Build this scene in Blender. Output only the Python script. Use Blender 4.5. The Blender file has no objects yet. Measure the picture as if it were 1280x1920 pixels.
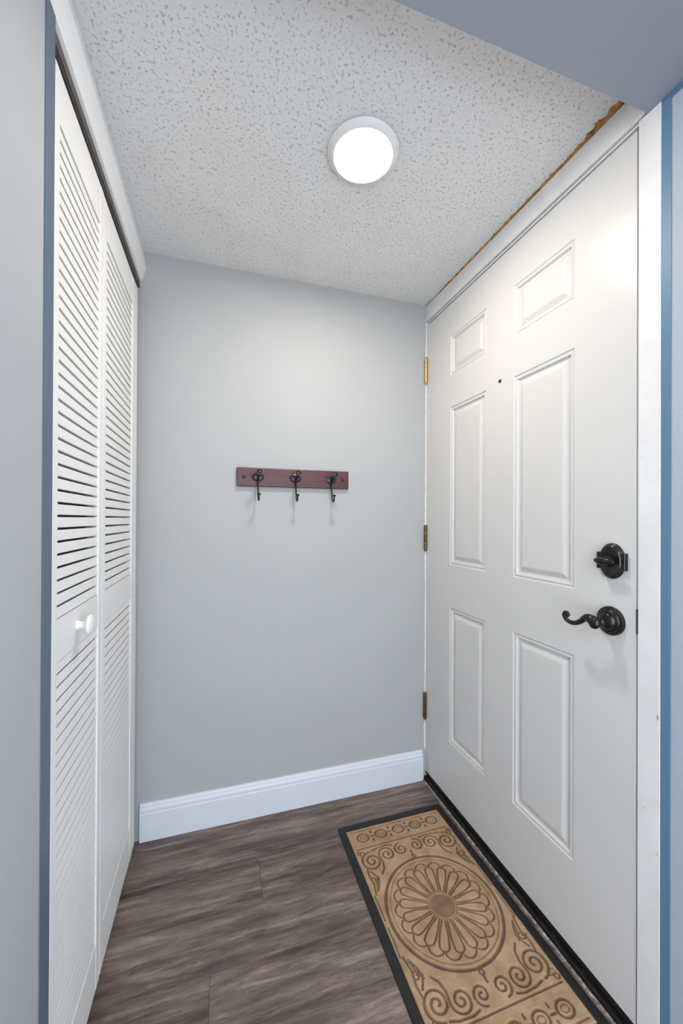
import bpy, bmesh, math, random
import numpy as np
from mathutils import Matrix, Vector
random.seed(7)
rng = np.random.default_rng(3)
scene = bpy.context.scene
COL = scene.collection

# ------------------------------------------------------------ camera
cam_d = bpy.data.cameras.new('camera')
cam = bpy.data.objects.new('camera', cam_d)
COL.objects.link(cam)
R_ = Vector((0.95407834, -0.29952154, 0.00462305))
U_ = Vector((-0.00536168, -0.00164422, 0.99998427))
F_ = Vector((0.29950923, 0.95408812, 0.00317466))
M4 = Matrix.Identity(4)
for i in range(3):
    M4[i][0] = R_[i]; M4[i][1] = U_[i]; M4[i][2] = -F_[i]; M4[i][3] = (0.27825, -1.57574, 1.17684)[i]
cam.matrix_world = M4
cam_d.sensor_fit = 'VERTICAL'
cam_d.sensor_height = 36.0
cam_d.sensor_width = 24.0
cam_d.lens = 727.395 / 1920 * 36.0
cam_d.shift_y = 11.97 / 1920
cam_d.clip_start = 0.02
scene.camera = cam

# ------------------------------------------------------------ world, exposure
w = bpy.data.worlds.new('daylight'); scene.world = w
w.use_nodes = True
bg = w.node_tree.nodes['Background']
bg.inputs[0].default_value = (0.83, 0.915, 1.0, 1)      # daylight filling the large room behind the camera
bg.inputs[1].default_value = 5.0
LAMP_STRENGTH = 160.0
scene.view_settings.view_transform = 'Standard'
scene.view_settings.look = 'None'
scene.view_settings.gamma = 1.0
scene.view_settings.use_curve_mapping = False
scene.view_settings.exposure = 0.0

W = 1.1773; H = 2.158; HS = 2.078
YE = -0.99          # near end of the entry niche on the right

# ------------------------------------------------------------ materials
def srgb(r, g, b):
    f = lambda c: ((c/255+.055)/1.055)**2.4 if c/255 > .04045 else c/255/12.92
    return (f(r), f(g), f(b), 1)
def newmat(name, col, rough=.5, metal=0., spec=.5):
    m = bpy.data.materials.new(name); m.use_nodes = True
    b = m.node_tree.nodes['Principled BSDF']
    b.inputs['Base Color'].default_value = col
    b.inputs['Roughness'].default_value = rough
    b.inputs['Metallic'].default_value = metal
    b.inputs['Specular IOR Level'].default_value = spec
    return m
class NT:
    def __init__(s, m): s.m = m; s.t = m.node_tree; s.b = s.t.nodes['Principled BSDF']; s.l = s.t.links
    def n(s, typ, **kw):
        nd = s.t.nodes.new(typ)
        for k, v in kw.items(): setattr(nd, k, v)
        return nd
    def coord(s, scale=(1,1,1), kind='Object', rot=(0,0,0), loc=(0,0,0)):
        tc = s.n('ShaderNodeTexCoord'); mp = s.n('ShaderNodeMapping')
        mp.inputs['Scale'].default_value = scale; mp.inputs['Rotation'].default_value = rot; mp.inputs['Location'].default_value = loc
        s.l.new(tc.outputs[kind], mp.inputs[0]); return mp.outputs[0]
    def noise(s, vec, scale, detail=3, rough=.5, dist=0):
        nd = s.n('ShaderNodeTexNoise'); nd.inputs['Scale'].default_value = scale
        nd.inputs['Detail'].default_value = detail; nd.inputs['Roughness'].default_value = rough; nd.inputs['Distortion'].default_value = dist
        s.l.new(vec, nd.inputs['Vector']); return nd.outputs['Fac']
    def ramp(s, fac, stops):
        r = s.n('ShaderNodeValToRGB'); cr = r.color_ramp
        while len(cr.elements) < len(stops): cr.elements.new(.5)
        for e, (p, c) in zip(cr.elements, stops): e.position = p; e.color = c if len(c) == 4 else (*c, 1)
        s.l.new(fac, r.inputs[0]); return r.outputs[0]
    def mix(s, fac, a, b, blend='MIX'):
        m = s.n('ShaderNodeMix', data_type='RGBA', blend_type=blend)
        for sock, v in ((m.inputs[0], fac), (m.inputs[6], a), (m.inputs[7], b)):
            if hasattr(v, 'links'): s.l.new(v, sock)
            else: sock.default_value = v
        return m.outputs[2]
    def bump(s, h, strength=.3, dist=.002):
        b = s.n('ShaderNodeBump'); b.inputs['Strength'].default_value = strength; b.inputs['Distance'].default_value = dist
        s.l.new(h, b.inputs['Height'])
        prev = s.b.inputs['Normal'].links
        if prev: s.l.new(prev[0].from_socket, b.inputs['Normal'])
        s.l.new(b.outputs[0], s.b.inputs['Normal'])
    def col(s, c): s.l.new(c, s.b.inputs['Base Color'])
g = lambda v: (v, v, v, 1)

def wall_paint(name, col, bump=.25, scale=150, rough=.62):
    m = newmat(name, col, rough, 0, .3); t = NT(m); v = t.coord()
    c2 = tuple(c*.94 for c in col[:3]) + (1,)
    t.col(t.mix(t.noise(v, 3, 2), col, c2))
    t.bump(t.noise(v, scale, 3, .55), bump, .0015)
    t.bump(t.noise(v, 14, 2), .12, .003)
    return m
WALL = (0.42, 0.43, 0.435, 1)
M_wall = wall_paint('gray_wall_paint', WALL)
M_wallR = wall_paint('gray_wall_paint_orange_peel', (.40, .45, .53, 1), .55, 170)
M_wallL = wall_paint('light_gray_wall_paint', (.40,.415,.435,1), .3, 170)
M_soffit = wall_paint('blue_gray_soffit_paint', (0.31, 0.335, 0.38, 1), .2)
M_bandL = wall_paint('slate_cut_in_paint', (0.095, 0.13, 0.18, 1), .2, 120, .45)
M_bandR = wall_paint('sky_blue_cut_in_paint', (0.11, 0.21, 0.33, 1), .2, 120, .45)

def white_paint(name, col=(.80,.80,.80,1), rough=.38, chips=False, brush=True):
    m = newmat(name, col, rough, 0, .24); t = NT(m); v = t.coord()
    if brush: t.bump(t.noise(t.coord((1,60,6)), 3, 4), .1, .001)
    if chips:
        spots = t.ramp(t.noise(v, 38, 4, .7, .6), [(.27, g(1)), (.31, g(0))])
        smudge = t.ramp(t.noise(v, 7, 4, .6), [(.40, g(.35)), (.6, g(0))])
        c = t.mix(smudge, col, (.64,.62,.62,1)); t.col(t.mix(spots, c, (.36,.28,.25,1)))
        t.bump(t.noise(v, 60, 4, .7), .25, .002)
    return m
M_door = white_paint('satin_white_door_paint', (.635,.63,.62,1), .30)
t = NT(M_door); v = t.coord((60, 18, 5))
t.col(t.mix(t.ramp(t.noise(v, 2.3, 4, .7, .5), [(.235, g(.55)), (.27, g(0))]), (.635,.63,.62,1), (.45,.43,.42,1)))
M_trim = white_paint('white_trim_paint', (.80,.80,.80,1), .35)
M_jamb = white_paint('worn_white_jamb_paint', (.78,.78,.78,1), .45, chips=True)
M_base = white_paint('white_baseboard_paint', (.66,.69,.75,1), .35)
M_louver = white_paint('white_louver_paint', (.73,.73,.725,1), .42, brush=False)
M_caulk = newmat('chalky_caulk', (.62,.60,.58,1), .9)
t = NT(M_caulk); t.col(t.ramp(t.noise(t.coord(), 90, 4, .7), [(.42, (.16,.13,.12)), (.56, (.38,.33,.29)), (.72, (.7,.66,.62))]))

# popcorn / knockdown ceiling
M_ceil = newmat('textured_ceiling', (.74,.74,.735,1), .9, 0, .1)
t = NT(M_ceil); v = t.coord()
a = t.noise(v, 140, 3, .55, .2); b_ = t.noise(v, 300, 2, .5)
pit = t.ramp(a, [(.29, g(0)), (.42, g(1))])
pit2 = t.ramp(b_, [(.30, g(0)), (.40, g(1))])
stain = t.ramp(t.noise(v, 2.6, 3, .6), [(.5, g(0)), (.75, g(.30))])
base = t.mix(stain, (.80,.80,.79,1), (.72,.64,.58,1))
pit_ = pit; base = t.mix(pit, (.56,.56,.56,1), base)  # pit shading put into the colour: pits painted darker gray
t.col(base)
t.bump(pit, .6, .003); t.bump(pit2, .35, .0015); t.bump(t.noise(v, 500, 2), .3, .001)

M_dark = newmat('dark_gap_backing', (.10,.12,.12,1), .8)  # interior shade put into the colour so louver gaps look dark
M_track = newmat('brown_metal_track', (.10,.075,.06,1), .4, .6)
M_black = newmat('black_rubber', (.012,.012,.013,1), .5, 0, .4)
t = NT(M_black); t.bump(t.noise(t.coord(), 60, 4, .6), .3, .002)
M_thr = newmat('dark_bronze_threshold', (.02,.018,.018,1), .38, .5)
t = NT(M_thr); t.col(t.ramp(t.noise(t.coord((30,6,30)), 4, 4, .7), [(.45, (.016,.014,.014)), (.62, (.035,.03,.028)), (.72, (.16,.15,.14))]))
M_bronze = newmat('oil_rubbed_bronze', (.05,.05,.052,1), .26, .85)
t = NT(M_bronze); t.col(t.ramp(t.noise(t.coord(), 40, 3), [(.35, (.026,.028,.031)), (.7, (.062,.058,.056))]))
M_brass = newmat('polished_brass', (.62,.42,.12,1), .25, 1.)
M_brass_old = newmat('aged_brass', (.20,.14,.065,1), .4, .9)
t = NT(M_brass_old); t.col(t.ramp(t.noise(t.coord(), 120, 4, .7), [(.35, (.045,.032,.022)), (.65, (.26,.18,.08))]))
M_silver = newmat('zinc_plated_steel', (.55,.52,.46,1), .35, .9)
M_hole = newmat('dark_lens', (.01,.01,.01,1), .15)

# burgundy stained wood
M_burg = newmat('burgundy_stained_wood', (.11,.025,.035,1), .4, 0, .5)
t = NT(M_burg); n1 = t.noise(t.coord((2,10,30)), 4, 5, .6, .3)
t.col(t.ramp(n1, [(.3, srgb(56,18,24)), (.55, srgb(80,29,36)), (.75, srgb(92,37,42))]))
t.bump(n1, .08, .001)

# orange foam
M_foam = newmat('aged_orange_foam', (.45,.2,.02,1), .85)
t = NT(M_foam); v = t.coord(); n1 = t.noise(v, 45, 5, .65)
t.col(t.ramp(n1, [(.3, (.10,.04,.012)), (.5, (.42,.20,.035)), (.68, (.62,.36,.12)), (.8,(.6,.52,.42))]))
t.bump(t.noise(v, 160, 4, .7), .8, .004)

# vinyl plank
M_plank = newmat('weathered_brown_vinyl_plank', (.1,.08,.07,1), .42, 0, .35)
t = NT(M_plank)
oi = t.n('ShaderNodeObjectInfo'); tc = t.n('ShaderNodeTexCoord')
vm = t.n('ShaderNodeVectorMath', operation='ADD'); sc = t.n('ShaderNodeVectorMath', operation='SCALE')
cmb = t.n('ShaderNodeCombineXYZ')
for i in range(3): t.l.new(oi.outputs['Random'], cmb.inputs[i])
t.l.new(cmb.outputs[0], sc.inputs[0]); sc.inputs['Scale'].default_value = 17.0
t.l.new(tc.outputs['Object'], vm.inputs[0]); t.l.new(sc.outputs[0], vm.inputs[1])
def pmap(s):
    mp = t.n('ShaderNodeMapping'); mp.inputs['Scale'].default_value = s; t.l.new(vm.outputs[0], mp.inputs[0]); return mp.outputs[0]
broad = t.noise(pmap((1.0,9,1)), 1.6, 4, .6, .25)
mid = t.noise(pmap((2.0,19,1)), 2.0, 9, .74, .35)
fine = t.noise(pmap((16,70,1)), 2.2, 6, .75, .6)
c1 = t.ramp(broad, [(.3, srgb(70,62,58)), (.5, srgb(114,101,94)), (.66, srgb(150,134,124))])
c2 = t.ramp(mid, [(.34, srgb(40,35,33)), (.43, srgb(76,66,62)), (.54, srgb(120,105,99)), (.70, srgb(182,166,156))])
c3 = t.mix(.62, c1, c2)
c4 = t.ramp(fine, [(.3, g(.62)), (.5, g(1)), (.72, g(1.0))])
c5 = t.mix(.95, c3, c4, 'MULTIPLY')
tint = t.ramp(t.noise(pmap((2,14,1)), 1.3, 2), [(.35, (1.0,.95,.96)), (.65, (1.05,.98,.86))])
t.col(t.mix(.7, c5, tint, 'MULTIPLY'))
t.bump(mid, .25, .0015); t.bump(fine, .2, .0008)

# carpet pile of the mat: attribute 'groove' marks the pressed-down pile (coloured darker for dirt and painted groove shade)
M_mat = newmat('tan_ribbed_carpet', srgb(150,122,92), .95, 0, .1)
t = NT(M_mat); v = t.coord()
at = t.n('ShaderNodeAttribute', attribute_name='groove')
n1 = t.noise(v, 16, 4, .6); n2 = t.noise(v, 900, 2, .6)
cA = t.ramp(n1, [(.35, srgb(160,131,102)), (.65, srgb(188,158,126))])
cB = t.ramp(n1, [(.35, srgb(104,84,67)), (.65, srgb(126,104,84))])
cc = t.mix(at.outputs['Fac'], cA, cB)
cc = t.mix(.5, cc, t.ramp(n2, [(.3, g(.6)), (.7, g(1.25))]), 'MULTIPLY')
t.col(cc); t.bump(n2, .5, .002)

M_lens = newmat('lit_diffuser', (1,1,1,1), .4)
b = M_lens.node_tree.nodes['Principled BSDF']
b.inputs['Emission Color'].default_value = (1.0, .895, .775, 1)
b.inputs['Emission Strength'].default_value = LAMP_STRENGTH
M_ring = newmat('white_lamp_ring', (.80,.80,.80,1), .45)

# ------------------------------------------------------------ mesh helpers
def box(bm, x0, x1, y0, y1, z0, z1, bev=0):
    vs = [bm.verts.new((x, y, z)) for z in (z0, z1) for y in (y0, y1) for x in (x0, x1)]
    fs = [bm.faces.new([vs[i] for i in f]) for f in ((0,2,3,1),(4,5,7,6),(0,1,5,4),(2,6,7,3),(0,4,6,2),(1,3,7,5))]
    if bev:
        es = list({e for f in fs for e in f.edges})
        bmesh.ops.bevel(bm, geom=es, offset=bev, segments=2, affect='EDGES', profile=.5)
def prism(bm, outline, axis, a0, a1):
    """outline: 2D points in the two axes other than 'axis' (in x,y,z order), extruded a0..a1"""
    def P(p, a):
        q = list(p); q.insert(axis, a); return q
    A = [bm.verts.new(P(p, a0)) for p in outline]; B = [bm.verts.new(P(p, a1)) for p in outline]
    n = len(A)
    bm.faces.new(A); bm.faces.new(B[::-1])
    for i in range(n): bm.faces.new((A[i], B[i], B[(i+1) % n], A[(i+1) % n]))
def lathe(bm, prof, mat, seg=32, sy=1.0):
    """prof: (radius, height) pairs about local z; mat places it"""
    rings = []
    for r, h in prof:
        if r < 1e-6: rings.append([bm.verts.new(mat @ Vector((0,0,h)))])
        else: rings.append([bm.verts.new(mat @ Vector((r*math.cos(2*math.pi*k/seg), sy*r*math.sin(2*math.pi*k/seg), h))) for k in range(seg)])
    for A, B in zip(rings, rings[1:]):
        for k in range(seg):
            k2 = (k+1) % seg
            if len(A) == 1 and len(B) == 1: continue
            if len(A) == 1: bm.faces.new((A[0], B[k], B[k2]))
            elif len(B) == 1: bm.faces.new((A[k], B[0], A[k2]))
            else: bm.faces.new((A[k], B[k], B[k2], A[k2]))
def catmull(pts, n=8):
    P = [Vector(p) for p in pts]; P = [P[0]*2-P[1]] + P + [P[-1]*2-P[-2]]
    out = []
    for i in range(1, len(P)-2):
        for k in range(n):
            u = k/n; a, b, c, d = P[i-1:i+3]
            out.append(.5*((2*b)+(c-a)*u+(2*a-5*b+4*c-d)*u*u+(3*b-a-3*c+d)*u**3))
    out.append(P[-2]); return out
def tube(bm, pts, rad, seg=12, flat=None):
    """flat: (axis vector, factor) squashes the section along that axis"""
    n = len(pts); rad = rad if isinstance(rad, (list, tuple)) else [rad]*n
    if len(rad) != n: rad = list(np.interp(np.linspace(0,1,n), np.linspace(0,1,len(rad)), rad))
    T = [(pts[min(i+1,n-1)]-pts[max(i-1,0)]).normalized() for i in range(n)]
    ref = Vector((0,0,1)) if abs(T[0].z) < .9 else Vector((1,0,0))
    N = T[0].cross(ref).normalized(); rings = []
    for i in range(n):
        N = (N - T[i]*N.dot(T[i])).normalized(); B = T[i].cross(N); ring = []
        for k in range(seg):
            a = 2*math.pi*k/seg; o = (N*math.cos(a)+B*math.sin(a))*rad[i]
            if flat: o = o - flat[0]*o.dot(flat[0])*(1-flat[1])
            ring.append(bm.verts.new(pts[i]+o))
        rings.append(ring)
    for A, B in zip(rings, rings[1:]):
        for k in range(seg): bm.faces.new((A[k], A[(k+1)%seg], B[(k+1)%seg], B[k]))
    bm.faces.new(rings[0][::-1]); bm.faces.new(rings[-1])
def ball(bm, c, r, s=(1,1,1), seg=16):
    bmesh.ops.create_uvsphere(bm, u_segments=seg, v_segments=seg//2+2, radius=r, matrix=Matrix.Translation(c) @ Matrix.Diagonal((*s, 1)))
def obj(name, bm, mat, parent=None, smooth=False, origin=None, **props):
    bmesh.ops.recalc_face_normals(bm, faces=bm.faces)
    if origin is not None: bmesh.ops.translate(bm, verts=bm.verts, vec=-Vector(origin))
    me = bpy.data.meshes.new(name); bm.to_mesh(me); bm.free()
    me.materials.append(mat)
    if smooth:
        for p in me.polygons: p.use_smooth = True
        me.set_sharp_from_angle(angle=math.radians(42))
    o = bpy.data.objects.new(name, me); COL.objects.link(o)
    if parent: o.parent = parent
    if origin is not None:
        o.location = Vector(origin) - (WORLD.get(parent.name, Vector()) if parent else Vector())
        WORLD[o.name] = Vector(origin)
    elif parent and parent.name in WORLD:
        o.location = -WORLD[parent.name]
    for k, v_ in props.items(): o[k] = v_
    return o
WORLD = {}
def empty(name, loc, label, cat, group=None, kind=None):
    o = bpy.data.objects.new(name, None); COL.objects.link(o); o.location = loc; WORLD[o.name] = Vector(loc)
    o['label'] = label; o['category'] = cat
    if group: o['group'] = group
    if kind: o['kind'] = kind
    return o
NB = bmesh.new
def AX(loc, d):   # matrix taking local z to direction d
    return Matrix.Translation(loc) @ Vector(d).to_track_quat('Z', 'Y').to_matrix().to_4x4()
S = 'structure'

# ------------------------------------------------------------ room shell
XL = -0.66          # back of the closet
bm = NB(); box(bm, XL-.06, W+.25, 0, .10, -.012, H)
obj('wall_back', bm, M_wall, kind=S, label='light gray painted back wall of the entry niche', category='wall')
bm = NB(); box(bm, W, W+.12, -2.05, YE, -.012, HS)
obj('wall_right', bm, M_wallR, kind=S, label='pale blue gray textured wall beside the entry door jamb', category='wall')
bm = NB(); box(bm, W+.122, W+.25, YE, -.001, -.012, H)  # unseen slab added to stop light leaking around the door
obj('wall_light_block', bm, M_dark, kind=S, label='added dark slab against light leaks, unseen behind the closed entry door', category='wall')
bm = NB(); box(bm, -.11, 0, -2.05, -.784, -.012, HS); box(bm, -.11, 0, -.96, -.784, HS, H)
obj('wall_left', bm, M_wallL, kind=S, label='pale gray wall on the near side of the louvered closet', category='wall')
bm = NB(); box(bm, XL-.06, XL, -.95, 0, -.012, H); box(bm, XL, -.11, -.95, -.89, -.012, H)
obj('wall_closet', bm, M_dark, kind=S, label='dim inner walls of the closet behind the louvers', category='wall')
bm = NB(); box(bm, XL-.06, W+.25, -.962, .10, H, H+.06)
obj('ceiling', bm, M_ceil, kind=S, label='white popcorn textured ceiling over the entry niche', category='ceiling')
bm = NB(); box(bm, -.11, W+.12, -2.05, -.962, HS, H+.06)
obj('ceiling', bm, M_soffit, kind=S, label='smooth blue gray dropped soffit in front of the textured ceiling', category='ceiling')

# floor: slab plus planks
bm = NB(); box(bm, XL-.06, W+.25, -3.4, .10, -.045, -.013)
floor = obj('floor', bm, M_dark, kind=S, label='weathered brown plank floor of the entry', category='floor')
def plank(x0, x1, y0, y1):
    bm = NB(); gp = .00015
    box(bm, x0+gp, x1-gp, y0+gp, y1-gp, -.0125, 0)
    top = [e for e in bm.edges if all(abs(v.co.z) < 1e-6 for v in e.verts)]
    bmesh.ops.bevel(bm, geom=top, offset=.0006, segments=1, affect='EDGES')
    o = obj('plank', bm, M_plank, floor, origin=(x0, y0, 0))
pw = .153; y = -.055; row = 0
joints = {1: [], 2: [.413], 3: [.86], 4: [.26], 5: [.80], 6: [.4], 7: [.1]}
plank(XL+.001, 1.1695, y, -.0005)
y1 = y; row = 1
while y1 > -3.3:
    js = joints.get(row, [random.uniform(0, 1)])
    xs = [XL+.001 if y1 > -.8 else -.1] + js + [1.1695]
    if y1 < -2.0: xs = [XL+.001] + js + [W+.2]
    for a, b in zip(xs, xs[1:]): plank(a, b, y1-pw, y1)
    y1 -= pw; row += 1

# baseboard: flat board, bead and stepped cap
prof = [(0,.0015),(-.015,.0015),(-.015,.100),(-.0125,.103),(-.0125,.108),(-.0150,.110),(-.0145,.117),(-.009,.121),(-.009,.127),(-.006,.133),(0,.134)]
bm = NB(); prism(bm, prof, 0, .007, 1.160)
bmr = obj('baseboard_back', bm, M_base, kind=S, label='tall white baseboard with stepped cap under the coat rack wall', category='baseboard')

# cut-in paint bands at the two corners (thin skim, a hair proud of the wall)
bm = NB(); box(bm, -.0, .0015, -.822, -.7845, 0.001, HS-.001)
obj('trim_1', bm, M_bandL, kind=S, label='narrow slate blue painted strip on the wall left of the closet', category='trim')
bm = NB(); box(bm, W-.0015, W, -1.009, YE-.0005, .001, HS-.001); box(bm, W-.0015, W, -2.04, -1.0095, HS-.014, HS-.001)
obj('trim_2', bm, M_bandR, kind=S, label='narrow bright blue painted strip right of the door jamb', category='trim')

# ------------------------------------------------------------ entry door
door = empty('door_1', (W, 0, 0), 'closed white six panel entry door with dark bronze lever and deadbolt', 'door', kind=S)
D0, D1 = -.938, -.004; Z0, Z1 = .040, 2.063
ys = [D0, -.776, -.553, -.417, -.194, D1]
zs = [Z0, .272, .820, .995, 1.638, 1.768, 1.930, Z1]
def is_panel(i, j): return i in (1, 3) and j in (1, 3, 5)
bm = NB(); vv = {}
def V(i, j, x=W):
    k = (i, j, x)
    if k not in vv: vv[k] = bm.verts.new((x, ys[i], zs[j]))
    return vv[k]
for i in range(5):
    for j in range(7):
        if not is_panel(i, j): bm.faces.new((V(i,j), V(i+1,j), V(i+1,j+1), V(i,j+1)))
xb = W+.044
for i in range(5):
    for j in (0, 7): bm.faces.new((V(i,j), V(i+1,j), V(i+1,j,xb), V(i,j,xb)))
for j in range(7):
    for i in (0, 5): bm.faces.new((V(i,j), V(i,j+1), V(i,j+1,xb), V(i,j,xb)))
bm.faces.new([V(i,0,xb) for i in range(6)] + [V(5,j,xb) for j in range(1,8)] + [V(i,7,xb) for i in range(4,-1,-1)] + [V(0,j,xb) for j in range(6,0,-1)])
leaf = obj('leaf', bm, M_door, door)
pprof = [(0,0),(.002,.0025),(.0055,.0035),(.009,.0015),(.012,.0020),(.0155,.0075),(.021,.0085),(.024,.0075),(.036,.0022),(.040,.0016)]
for i in (1, 3):
    for j in (1, 3, 5):
        bm = NB(); rings = []
        for ins, dep in pprof:
            a, b, c, d = ys[i]+ins, ys[i+1]-ins, zs[j]+ins, zs[j+1]-ins
            rings.append([bm.verts.new((W+dep, yy, zz)) for yy, zz in ((a,c),(b,c),(b,d),(a,d))])
        for A, B in zip(rings, rings[1:]):
            for k in range(4): bm.faces.new((A[k], A[(k+1)%4], B[(k+1)%4], B[k]))
        bm.faces.new(rings[-1])
        obj('panel', bm, M_door, leaf)
# peephole
bm = NB(); lathe(bm, [(0,-.002),(.0045,-.002),(.0058,0),(.0062,.0015),(.0048,.0028),(.0035,.002),(0,.0015)], AX((W, -.489, 1.646), (-1,0,0)), 20)
obj('peephole', bm, M_hole, leaf, True, label='small dark peephole')
# sweep under the leaf
bm = NB(); box(bm, W+.0005, W+.040, D0, D1, .026, .0395); box(bm, W+.004, W+.010, D0, D1, .0155, .026)
obj('sweep', bm, M_black, door, label='black rubber sweep')
# threshold
bm = NB(); prism(bm, [(1.1705,.0005),(1.1705,.012),(1.175,.0150),(W+.119,.0150),(W+.119,.0005)], 1, YE+.003, -.0035)
box(bm, 1.1712, 1.1745, YE+.003, -.004, .0152, .0185)
obj('threshold', bm, M_thr, door, label='scuffed dark bronze threshold')
# frame
bm = NB(); box(bm, W-.002, W+.121, YE+.0005, -.9425, .001, 2.0775, .0012); box(bm, W+.046, W+.07, -.9425, -.930, .03, 2.07)
obj('jamb', bm, M_jamb, door, label='worn white latch side jamb with paint chips')
bm = NB(); box(bm, W, W+.121, -.0025, -.0002, .001, 2.078); box(bm, W+.046, W+.07, -.014, -.0025, .03, 2.07)
obj('jamb', bm, M_trim, door)
bm = NB(); box(bm, W-.003, W+.121, -.961, -.0005, 2.0830, 2.149, .0012); box(bm, W-.004, W+.01, -.961,-.0005, 2.137, 2.150)
obj('header', bm, M_jamb, door, label='white head jamb meeting the ceiling')
bm = NB(); box(bm, W+.003, W+.05, -.942, -.003, 2.0735, 2.0782)
obj('weatherstrip', bm, M_trim, door)
bm = NB(); box(bm, W+.012, W+.06, -.942, -.003, 2.0640, 2.0733); box(bm, W+.009, W+.06, -.942, -.003, 2.0784, 2.0829)
obj('weatherstrip', bm, newmat('gray_vinyl', (.16,.16,.165,1), .5), door, label='gray compression strip')
bm = NB(); box(bm, W-.0028, W+.002, -.9435, -.9405, .922, .978, .0005)
obj('strike_plate', bm, M_bronze, door, label='dark strike plate edge')
bm = NB(); box(bm, W+.006, W+.046, -.9422, -.9388, .030, 2.063)
obj('weatherstrip', bm, M_trim, door)
# hinges
for k, (z0, z1, mm, lb) in enumerate(((1.798,1.915,M_brass,'bright brass top hinge'), (1.038,1.152,M_brass_old,'tarnished brass middle hinge'), (.275,.395,M_brass_old,'tarnished brass bottom hinge'))):
    bm = NB(); n = 5; hh = (z1-z0-.008)/n; cx, cy = W-.0075, -.0095
    for q in range(n):
        a = z0+.004+q*hh
        lathe(bm, [(0,a),(.0062,a),(.0070,a+.0008),(.0070,a+hh-.0012),(.0060,a+hh-.0003),(0,a+hh-.0003)], Matrix.Translation((cx,cy,0)), 16)
    lathe(bm, [(0,z0-.004),(.003,z0-.003),(.0055,z0+.002),(.0055,z0+.0038),(0,z0+.0038)], Matrix.Translation((cx,cy,0)), 14)
    lathe(bm, [(0,z1-.0038),(.0058,z1-.0038),(.0058,z1-.001),(.003,z1+.002),(0,z1+.002)], Matrix.Translation((cx,cy,0)), 14)
    box(bm, cx, W-.0006, cy+.001, cy+.0035, z0+.004, z1-.004)
    obj('hinge', bm, mm, door, True, label=lb)
# deadbolt
bm = NB(); cy, cz = -.884, 1.081
def oval(a, b, n=40): return [(cy+a*math.cos(2*math.pi*k/n), cz+b*math.sin(2*math.pi*k/n)) for k in range(n)]
def stack(bm, levels, fn):
    rings = [[bm.verts.new((W-x, yy, zz)) for yy, zz in fn(s)] for s, x in levels]
    n = len(rings[0]); bm.faces.new(rings[0])
    for A, B in zip(rings, rings[1:]):
        for k in range(n): bm.faces.new((A[k], A[(k+1)%n], B[(k+1)%n], B[k]))
    bm.faces.new(rings[-1][::-1])
stack(bm, [(0,.0003),(0,.006),(.0015,.008),(.003,.0085),(.0045,.012),(.0065,.0132),(.010,.0125)], lambda s: oval(.0310-s, .0425-s))
stack(bm, [(0,.0003),(0,.0095),(.001,.0105)], lambda s: [(cy-.0355+s,cz-.020+s),(cy-.0355+s,cz+.020-s),(cy+.0345-s,cz+.020-s),(cy+.0345-s,cz-.020+s)])
db = obj('deadbolt', bm, M_bronze, door, True, label='dark bronze oval deadbolt plate')
bm = NB(); lathe(bm, [(0,.012),(.0125,.012),(.0125,.016),(.009,.018),(.007,.026),(0,.026)], AX((W,cy,cz),(-1,0,0)), 24)
ball(bm, (W-.031, cy+.002, cz+.0005), .01, (.65,2.35,.85), 24); ball(bm, (W-.029, cy-.020, cz), .006, (.9,.9,.9), 14)
obj('thumb_turn', bm, M_bronze, db, True)
# lever
cy, cz = -.880, .937
bm = NB(); lathe(bm, [(0,.0003),(.0345,.0003),(.0345,.004),(.033,.007),(.0285,.0085),(.0275,.0115),(.026,.0135),(.021,.0145),(.0195,.0185),(.0175,.021),(.0125,.023),(.0115,.032),(.013,.036),(.013,.040),(.0105,.043),(0,.043)], AX((W,cy,cz),(-1,0,0)), 40)
ros = obj('lever_handle', bm, M_bronze, door, True, label='dark bronze lever set with round stepped rosette')
xx = W-.053
pts = catmull([(W-.040,cy,cz),(xx+.003,cy+.001,cz-.001),(xx,cy+.010,cz+.005),(xx,cy+.022,cz+.006),(xx,cy+.034,cz-.004),(xx,cy+.048,cz-.013),(xx,cy+.063,cz-.0165),(xx,cy+.077,cz-.013),(xx,cy+.0845,cz-.004),(xx,cy+.0830,cz+.004),(xx,cy+.0765,cz+.005),(xx,cy+.0735,cz+.000),(xx,cy+.0765,cz-.003)], 8)
bm = NB(); tube(bm, pts, [.0100,.0130,.0115,.0085,.0070,.0060,.0055,.0050,.0048,.0048,.0048,.0048,.0035], 14)
ball(bm, (xx, cy+.001, cz-.002), .0135, (.75,1.0,1.05), 18)
obj('lever', bm, M_bronze, ros, True)

# foam line between header and ceiling (irregular strip)
bm = NB(); n = 190; prev = None
for k in range(n+1):
    yy = -.925 + .83*k/n
    f = 1-k/n
    wd = .0016 + .0125*max(0, f-.80)/.20 + .0022*f + random.uniform(0,.0042)*random.random()
    wd = wd*(1+.3*math.sin(k*.9)+.25*math.sin(k*.37+1))
    if k > n-12: wd *= max(.15, (n-k)/12)
    dz = .006+random.uniform(0,.003)
    q = [(W+.02, yy, H-.0004), (W-.003-wd, yy, H-.0004), (W-.003-wd*.9, yy, H-.003), (W-.002-wd*.3, yy, H-dz), (W+.02, yy, H-dz)]
    q = [bm.verts.new(p) for p in q]
    if prev:
        for a in range(5): bm.faces.new((prev[a], prev[(a+1)%5], q[(a+1)%5], q[a]))
    else: bm.faces.new(q)
    prev = q
bm.faces.new(prev[::-1])
obj('foam_sealant', bm, M_foam, label='ragged orange brown foam line between door header and ceiling', category='sealant')

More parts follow.
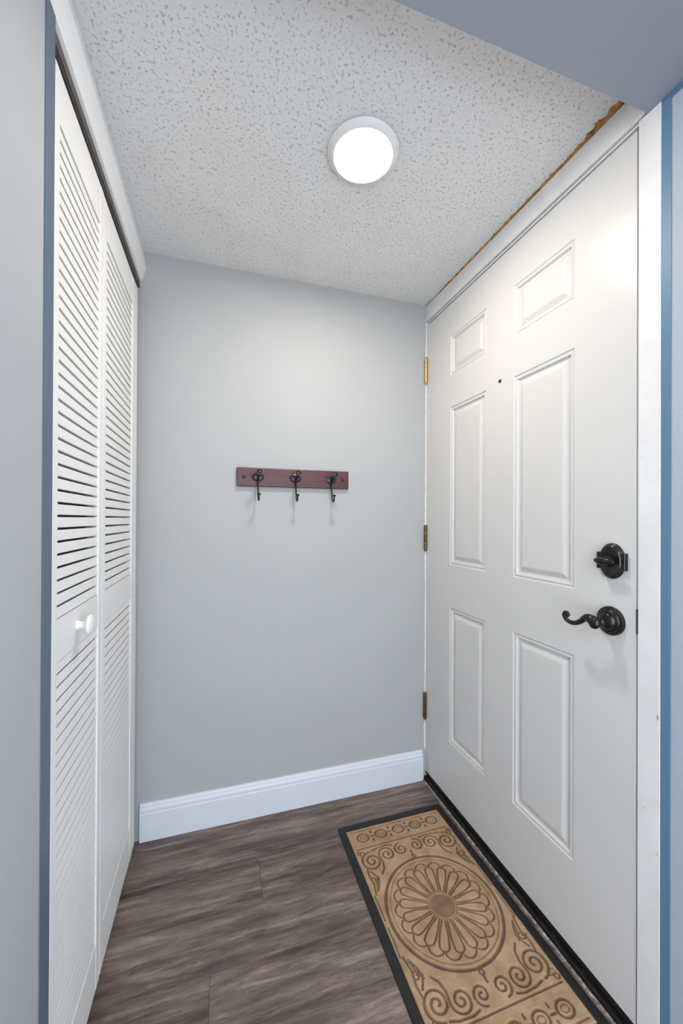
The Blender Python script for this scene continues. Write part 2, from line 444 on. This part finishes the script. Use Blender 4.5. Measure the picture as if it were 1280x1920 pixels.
# ragged caulk along the back corner by the hinges and at the floor in front of the threshold
bm = NB(); prev = None
for k in range(220):
    z = .137 + (2.078-.137)*k/219
    wdt = .0022 + random.uniform(0,.0022)+.002*max(0,math.sin(z*7))*(z<1.3)
    q = [bm.verts.new(p) for p in ((W-wdt-.0008, -.0003, z), (W-wdt*.5, -.0022, z), (W-.0004, -.0022, z), (W-.0004,-.0003,z))]
    if prev:
        for a in range(4): bm.faces.new((prev[a], prev[(a+1)%4], q[(a+1)%4], q[a]))
    prev = q
obj('trim_3', bm, M_jamb, kind=S, label='ragged white caulk line in the corner behind the door hinges', category='trim')
bm = NB(); prev = None
for k in range(200):
    yy = -.985 + .965*k/199
    q = [bm.verts.new(p) for p in ((1.1615+random.uniform(-.001,.0012), yy, .0003), (1.1645, yy, .0018+random.uniform(0,.0012)), (1.1685, yy, .0015), (1.1690, yy, .0003))]
    if prev:
        for a in range(4): bm.faces.new((prev[a], prev[(a+1)%4], q[(a+1)%4], q[a]))
    prev = q
obj('trim_4', bm, M_caulk, kind=S, label='flaking pale caulk line between doormat and threshold', category='trim')

# ------------------------------------------------------------ closet bifold
closet = empty('door_2', (0, -.42, 0), 'white louvered bifold closet door with small round knob', 'door', kind=S)
def make_leaf(y0, y1, sl, sr, xo, zb, zt, nu, nl, z_top=1.891, z_mid=(.915,.992), z_bot=.150):
    th = .028; x0, x1 = xo-th, xo
    bm = NB()
    box(bm, x0, x1, y0, y0+sl, zb, zt, .0018); box(bm, x0, x1, y1-sr, y1, zb, zt, .0018)
    for a, b in ((z_top, zt), z_mid, (zb, z_bot)): box(bm, x0+.001, x1-.001, y0+sl, y1-sr, a, b)
    lf = obj('leaf', bm, M_louver, closet)
    ya, yb = y0+sl, y1-sr
    def slats(za, zb_, n):
        p = (zb_-za)/n
        bm = NB(); h = p-.0044
        # section in x,z : front face leans, lower lip proud, thin open gap between slats
        sec = [(.0112,-h/2+.0004),(.0114,-h/2+.0010),(.0104,h/2-.0006),(.0100,h/2),(-.004,h/2-.004),(-.0072,h/2-.004),(-.0010,-h/2+.001),(.0060,-h/2),(.0108,-h/2)]
        prism(bm, sec, 1, ya, yb)
        bmesh.ops.recalc_face_normals(bm, faces=bm.faces)
        me = bpy.data.meshes.new('slat'); 
        # prism gives (x, y, z) with axis 1 inserted
        bm.to_mesh(me); bm.free(); me.materials.append(M_louver)
        for k in range(n):
            o = bpy.data.objects.new('slat', me); COL.objects.link(o); o.parent = lf
            o.location = Vector((xo-th/2, 0, za+p*(k+.5))) - WORLD[closet.name]*0
        return
    slats(z_mid[1], z_top, nu); slats(z_bot, z_mid[0], nl)
    return lf
leafA = make_leaf(-.7785, -.4775, .0235, .029, .000, .040, 1.985, 38, 32)
leafB = make_leaf(-.4755, -.0660, .027, .076, .000, .042, 1.983, 38, 32)
# knob
bm = NB(); lathe(bm, [(0,0),(.0105,0),(.0105,.002),(.0075,.006),(.0072,.012),(.010,.015),(.0185,.019),(.0205,.0225),(.0195,.026),(.014,.0285),(.007,.0293),(0,.0295)], AX((-.001, -.648, .956), (1,0,0)), 28)
obj('knob', bm, M_louver, leafA, True, label='round white knob')
# jambs, valance, track
bm = NB(); box(bm, -.10, -.0005, -.7835, -.7805, .001, H-.001)
obj('jamb', bm, M_trim, closet)
bm = NB(); prism(bm, [(-.022,H-.0005),(.0075,H-.0005),(.0165,2.100),(.0165,2.096),(.0015,2.050),(-.010,2.046),(-.022,2.046)], 1, -.9615, -.0005)
obj('valance', bm, M_trim, closet, label='white valance board hiding the sliding track')
bm = NB(); box(bm, -.040, -.0225, -.779, -.001, 2.012, 2.056); box(bm, -.0225, -.0190, -.779, -.001, 2.012, 2.0455)
box(bm, -.006, -.0045, -.779, -.001, 2.022, 2.0455)
obj('track', bm, M_track, closet, label='brown metal sliding track')
# floor bracket
bm = NB(); box(bm, -.030, -.006, -.150, -.070, .0005, .0025); box(bm, -.0085, -.006, -.150, -.070, .0025, .022)
box(bm, -.022, -.014, -.125, -.115, .0025, .040)
obj('pivot_bracket', bm, M_silver, closet, label='small metal floor pivot bracket')

# ------------------------------------------------------------ ceiling lamp
lamp = empty('ceiling_light', (.637, -.610, H), 'round flush ceiling light with white ring and glowing diffuser', 'light')
Lm = Matrix.Translation((.637, -.610, H))
bm = NB(); lathe(bm, [(.0,-.0005),(.0905,-.0005),(.0905,-.0035),(.0935,-.0040),(.0945,-.007),(.0920,-.0115),(.083,-.0165),(.0785,-.0180),(.0770,-.0170),(.0770,-.004),(0,-.004)], Lm, 64)
obj('ring', bm, M_ring, lamp, True)
bm = NB(); lathe(bm, [(0,-.0045),(.0765,-.0045),(.0765,-.0165),(.060,-.0185),(.03,-.0198),(0,-.020)], Lm, 64)
obj('diffuser', bm, M_lens, lamp, True, label='glowing white diffuser')

# ------------------------------------------------------------ coat rack
rack = empty('wall_coat_rack', (.57, 0, 1.343), 'burgundy wooden coat rack with three black hooks on back wall', 'coat rack')
bm = NB(); box(bm, .341, .799, -.0150, -.0004, 1.3060, 1.3800, .0022)
obj('board', bm, M_burg, rack)
for x in (.368, .772):
    bm = NB(); lathe(bm, [(0,.0145),(.0065,.0145),(.0068,.0165),(.0055,.0195),(.003,.021),(0,.0213)], AX((x,0,1.344),(0,-1,0)), 18)
    obj('screw_cap', bm, M_burg, rack, True)
for x in (.4215, .5715, .7215):
    bm = NB(); lathe(bm, [(0,.0152),(.0225,.0152),(.0235,.0165),(.0225,.0185),(.018,.0200),(.008,.0215),(0,.0218)], AX((x,0,1.343),(0,-1,0)), 32, .72)
    hk = obj('hook', bm, M_bronze, rack, True, label='black double hook on oval plate')
    P = lambda y_, z_: (x, y_, z_)
    bm = NB()
    tube(bm, catmull([P(-.018,1.340),P(-.030,1.341),P(-.048,1.344),P(-.064,1.350),P(-.0745,1.3555)], 5), [.0055,.0045,.0035,.0032,.0032], 10)
    lathe(bm, [(0,-.002),(.0055,-.001),(.0095,.002),(.0100,.004),(.006,.0062),(0,.0068)], AX(P(-.0760,1.3570),(0,-1,.55)), 18)
    obj('upper_prong', bm, M_bronze, hk, True)
    bm = NB()
    tube(bm, catmull([P(-.018,1.338),P(-.024,1.325),P(-.027,1.305),P(-.030,1.285),P(-.035,1.265),P(-.044,1.252),P(-.055,1.2515),P(-.063,1.260),P(-.0655,1.270)], 5), [.005,.0042,.0034,.0032,.0032,.0034,.0032,.003,.003], 10)
    lathe(bm, [(0,-.001),(.0042,0),(.0082,.003),(.0085,.0045),(.005,.0062),(0,.0068)], AX(P(-.0655,1.2705),(0,-.25,1)), 18)
    obj('lower_prong', bm, M_bronze, hk, True)

# ------------------------------------------------------------ doormat
mx, my = .9315, -.5400
mat = empty('doormat', (mx, my, 0), 'tan doormat with embossed medallion and black rubber border by the door', 'doormat')
mat.rotation_euler.z = math.radians(.35)
HW, HL = .2195, .378; IW, IL = .1935, .350
def rr(w_, l_, r, n=5):
    out = []
    for sx, sy, a0 in ((1,1,0),(-1,1,90),(-1,-1,180),(1,-1,270)):
        for k in range(n+1):
            a = math.radians(a0+90*k/n); out.append((sx*(w_-r)+r*math.cos(a), sy*(l_-r)+r*math.sin(a)))
    return out
bm = NB(); rings = []
for (a, b, r, z) in ((HW,HL,.006,.0006),(HW,HL,.006,.0030),(HW-.002,HL-.002,.005,.0045),(IW+.003,IL+.003,.003,.0055),(IW,IL,.002,.0048),(IW,IL,.002,.0006)):
    rings.append([bm.verts.new((p[0], p[1], z)) for p in rr(a, b, r)])
for A, B in zip(rings, rings[1:]+rings[:1]):
    n = len(A)
    for k in range(n): bm.faces.new((A[k], A[(k+1)%n], B[(k+1)%n], B[k]))
bmesh.ops.recalc_face_normals(bm, faces=bm.faces)
me = bpy.data.meshes.new('rubber_border'); bm.to_mesh(me); bm.free(); me.materials.append(M_black)
o = bpy.data.objects.new('rubber_border', me); COL.objects.link(o); o.parent = mat; o['label'] = 'black rubber border'

st = .00155
nx = int(2*IW/st); ny = int(2*IL/st)
gx = np.linspace(-IW+.0005, IW-.0005, nx); gy = np.linspace(-IL+.0005, IL-.0005, ny)
GRV = np.zeros((ny, nx))
def stroke(pts, wd, depth=1.0):
    P = np.array(pts, float); d = np.r_[0, np.cumsum(np.hypot(*np.diff(P, axis=0).T))]
    m = max(2, int(d[-1]/.0012)); s = np.linspace(0, d[-1], m)
    X = np.interp(s, d, P[:,0]); Y = np.interp(s, d, P[:,1]); R = wd*1.25
    kx = int(R/st)+2
    for x, y in zip(X, Y):
        ix = int((x-gx[0])/st); iy = int((y-gy[0])/st)
        a0, a1 = max(0, iy-kx), min(ny, iy+kx+1); b0, b1 = max(0, ix-kx), min(nx, ix+kx+1)
        if a0 >= a1 or b0 >= b1: continue
        D = np.hypot(gx[None,b0:b1]-x, gy[a0:a1,None]-y)
        v_ = depth*np.clip((wd*.5+.0016-D)/.0022, 0, 1)
        GRV[a0:a1, b0:b1] = np.maximum(GRV[a0:a1, b0:b1], v_)
def circ(cx, cy, r, a0=0, a1=360, n=60, ry=None):
    A = np.radians(np.linspace(a0, a1, n)); return np.c_[cx+r*np.cos(A), cy+(ry or r)*np.sin(A)]
def spiral(cx, cy, r0, r1, a0, turns, sgn=1):
    u = np.linspace(0, 1, 60); A = math.radians(a0)+sgn*u*turns*2*math.pi; R = r0+(r1-r0)*u
    return np.c_[cx+R*np.cos(A), cy+R*np.sin(A)]
gw = .0042
stroke(circ(0,0,.172), .0075); stroke(circ(0,0,.158), .0022, .6)
NPET = 18
for k in range(NPET):
    a = 2*math.pi*k/NPET
    ca, sa = math.cos(a), math.sin(a)
    loc = lambda r, t_: (r*ca - t_*sa, r*sa + t_*ca)
    # petal outline (teardrop, wide outside)
    L = []
    for u in np.linspace(0, 1, 14): L.append(loc(.046+.074*u, .0045+.0090*math.sin(u*1.75)))
    for q in np.linspace(80, -80, 10): L.append(loc(.118+.012*math.cos(math.radians(q)), .0133*math.sin(math.radians(q))))
    for u in np.linspace(1, 0, 14): L.append(loc(.046+.074*u, -(.0045+.0090*math.sin(u*1.75))))
    stroke(L, .0036)
    # scallop between petals
    b = a + math.pi/NPET
    cb, sb = math.cos(b), math.sin(b); cxx, cyy = .1255*cb, .1255*sb
    stroke(circ(cxx, cyy, .0215, math.degrees(b)-72, math.degrees(b)+72, 20), .0036)
# centre boss: low, cross-ribbed disc
R0 = np.hypot(gx[None,:], gy[:,None])
GRV = np.maximum(GRV, np.clip((.0385-R0)/.002, 0, 1)*.75)
GRV = np.maximum(GRV, np.clip(1-np.abs(R0-.0415)/.002, 0, 1))
for sy in (1, -1):
    stroke([(-IW+.012, sy*.262), (IW-.012, sy*.262)], .0034)
    for k in range(5):
        cx = -.142+.071*k
        stroke(circ(cx, sy*.306, .021, n=40, ry=.0175), .0052)
        stroke(circ(cx, sy*.306, .0105, n=26, ry=.0075), .0026, .7)
        if k < 4:
            stroke([(cx+.0355, sy*.284), (cx+.0355, sy*.292)], .005); stroke([(cx+.0355, sy*.320), (cx+.0355, sy*.328)], .005)
            stroke([(cx+.029, sy*.306), (cx+.042, sy*.306)], .0045)
    stroke([(-IW+.012, sy*.337), (IW-.012, sy*.337)], .0026, .8)
    for sx in (1, -1):
        sg = -sx*sy
        q90 = 90*sy
        stroke(spiral(sx*.146, sy*.206, .037, .005, q90, 1.9, sg), .0055)
        stroke(spiral(sx*.086, sy*.217, .0295, .004, -q90 if 0 else (0 if sx > 0 else 180), 1.7, -sg), .0052)
        stroke(spiral(sx*.030, sy*.222, .0245, .004, q90, 1.5, sg), .005)
        stroke([(sx*.115, sy*.214), (sx*.112, sy*.190), (sx*.118, sy*.168), (sx*.132, sy*.152)], .0048)
        stroke([(0, sy*.186), (0, sy*.205)], .0048); stroke(circ(0, sy*.182, .006), .004)
        stroke([(sx*.055, sy*.247), (sx*.075, sy*.252), (sx*.112, sy*.250), (sx*.135, sy*.244)], .0048)
        stroke([(sx*.165, sy*.170), (sx*.150, sy*.142), (sx*.158, sy*.118), (sx*.170, sy*.100)], .0045)
        stroke(spiral(sx*.166, sy*.140, .013, .003, 0, 1.2, -sg), .0036)
        stroke([(sx*.172, sy*.190), (sx*.177, sy*.160), (sx*.172, sy*.125), (sx*.180, sy*.09)], gw)
        stroke(circ(sx*.180, sy*.248, .006), .004)
        stroke([(sx*.150, sy*.150), (sx*.160, sy*.135), (sx*.168, sy*.105)], .0035)
        stroke(spiral(sx*.170, sy*.238, .012, .003, 0, 1.0, sg), .003)
        stroke([(sx*.186, sy*.01), (sx*.1855, sy*.06), (sx*.187, sy*.09)], .0028)
Z = .0072 - .0038*GRV
Z += .0012*np.sin(np.clip((.5-np.abs(.5-GRV)),0,1))*0
ww = np.minimum(1, np.minimum(np.minimum(gx+IW, IW-gx)[None,:]/.004, np.minimum(gy+IL, IL-gy)[:,None]/.004))
Z = .0035 + (Z-.0035)*np.clip(ww, 0, 1)
Z += rng.normal(0, .00012, Z.shape)
XX, YY = np.meshgrid(gx, gy)
co = np.c_[XX.ravel(), YY.ravel(), Z.ravel()]
idx = np.arange(nx*ny).reshape(ny, nx)
Q = np.c_[idx[:-1,:-1].ravel(), idx[:-1,1:].ravel(), idx[1:,1:].ravel(), idx[1:,:-1].ravel()]
me = bpy.data.meshes.new('carpet_pile')
me.vertices.add(len(co)); me.vertices.foreach_set('co', co.astype(np.float32).ravel())
me.loops.add(Q.size); me.loops.foreach_set('vertex_index', Q.astype(np.int32).ravel())
me.polygons.add(len(Q)); me.polygons.foreach_set('loop_start', np.arange(0, Q.size, 4, dtype=np.int32)); 
me.update(calc_edges=True); me.validate()
me.polygons.foreach_set('use_smooth', np.ones(len(me.polygons), dtype=bool))
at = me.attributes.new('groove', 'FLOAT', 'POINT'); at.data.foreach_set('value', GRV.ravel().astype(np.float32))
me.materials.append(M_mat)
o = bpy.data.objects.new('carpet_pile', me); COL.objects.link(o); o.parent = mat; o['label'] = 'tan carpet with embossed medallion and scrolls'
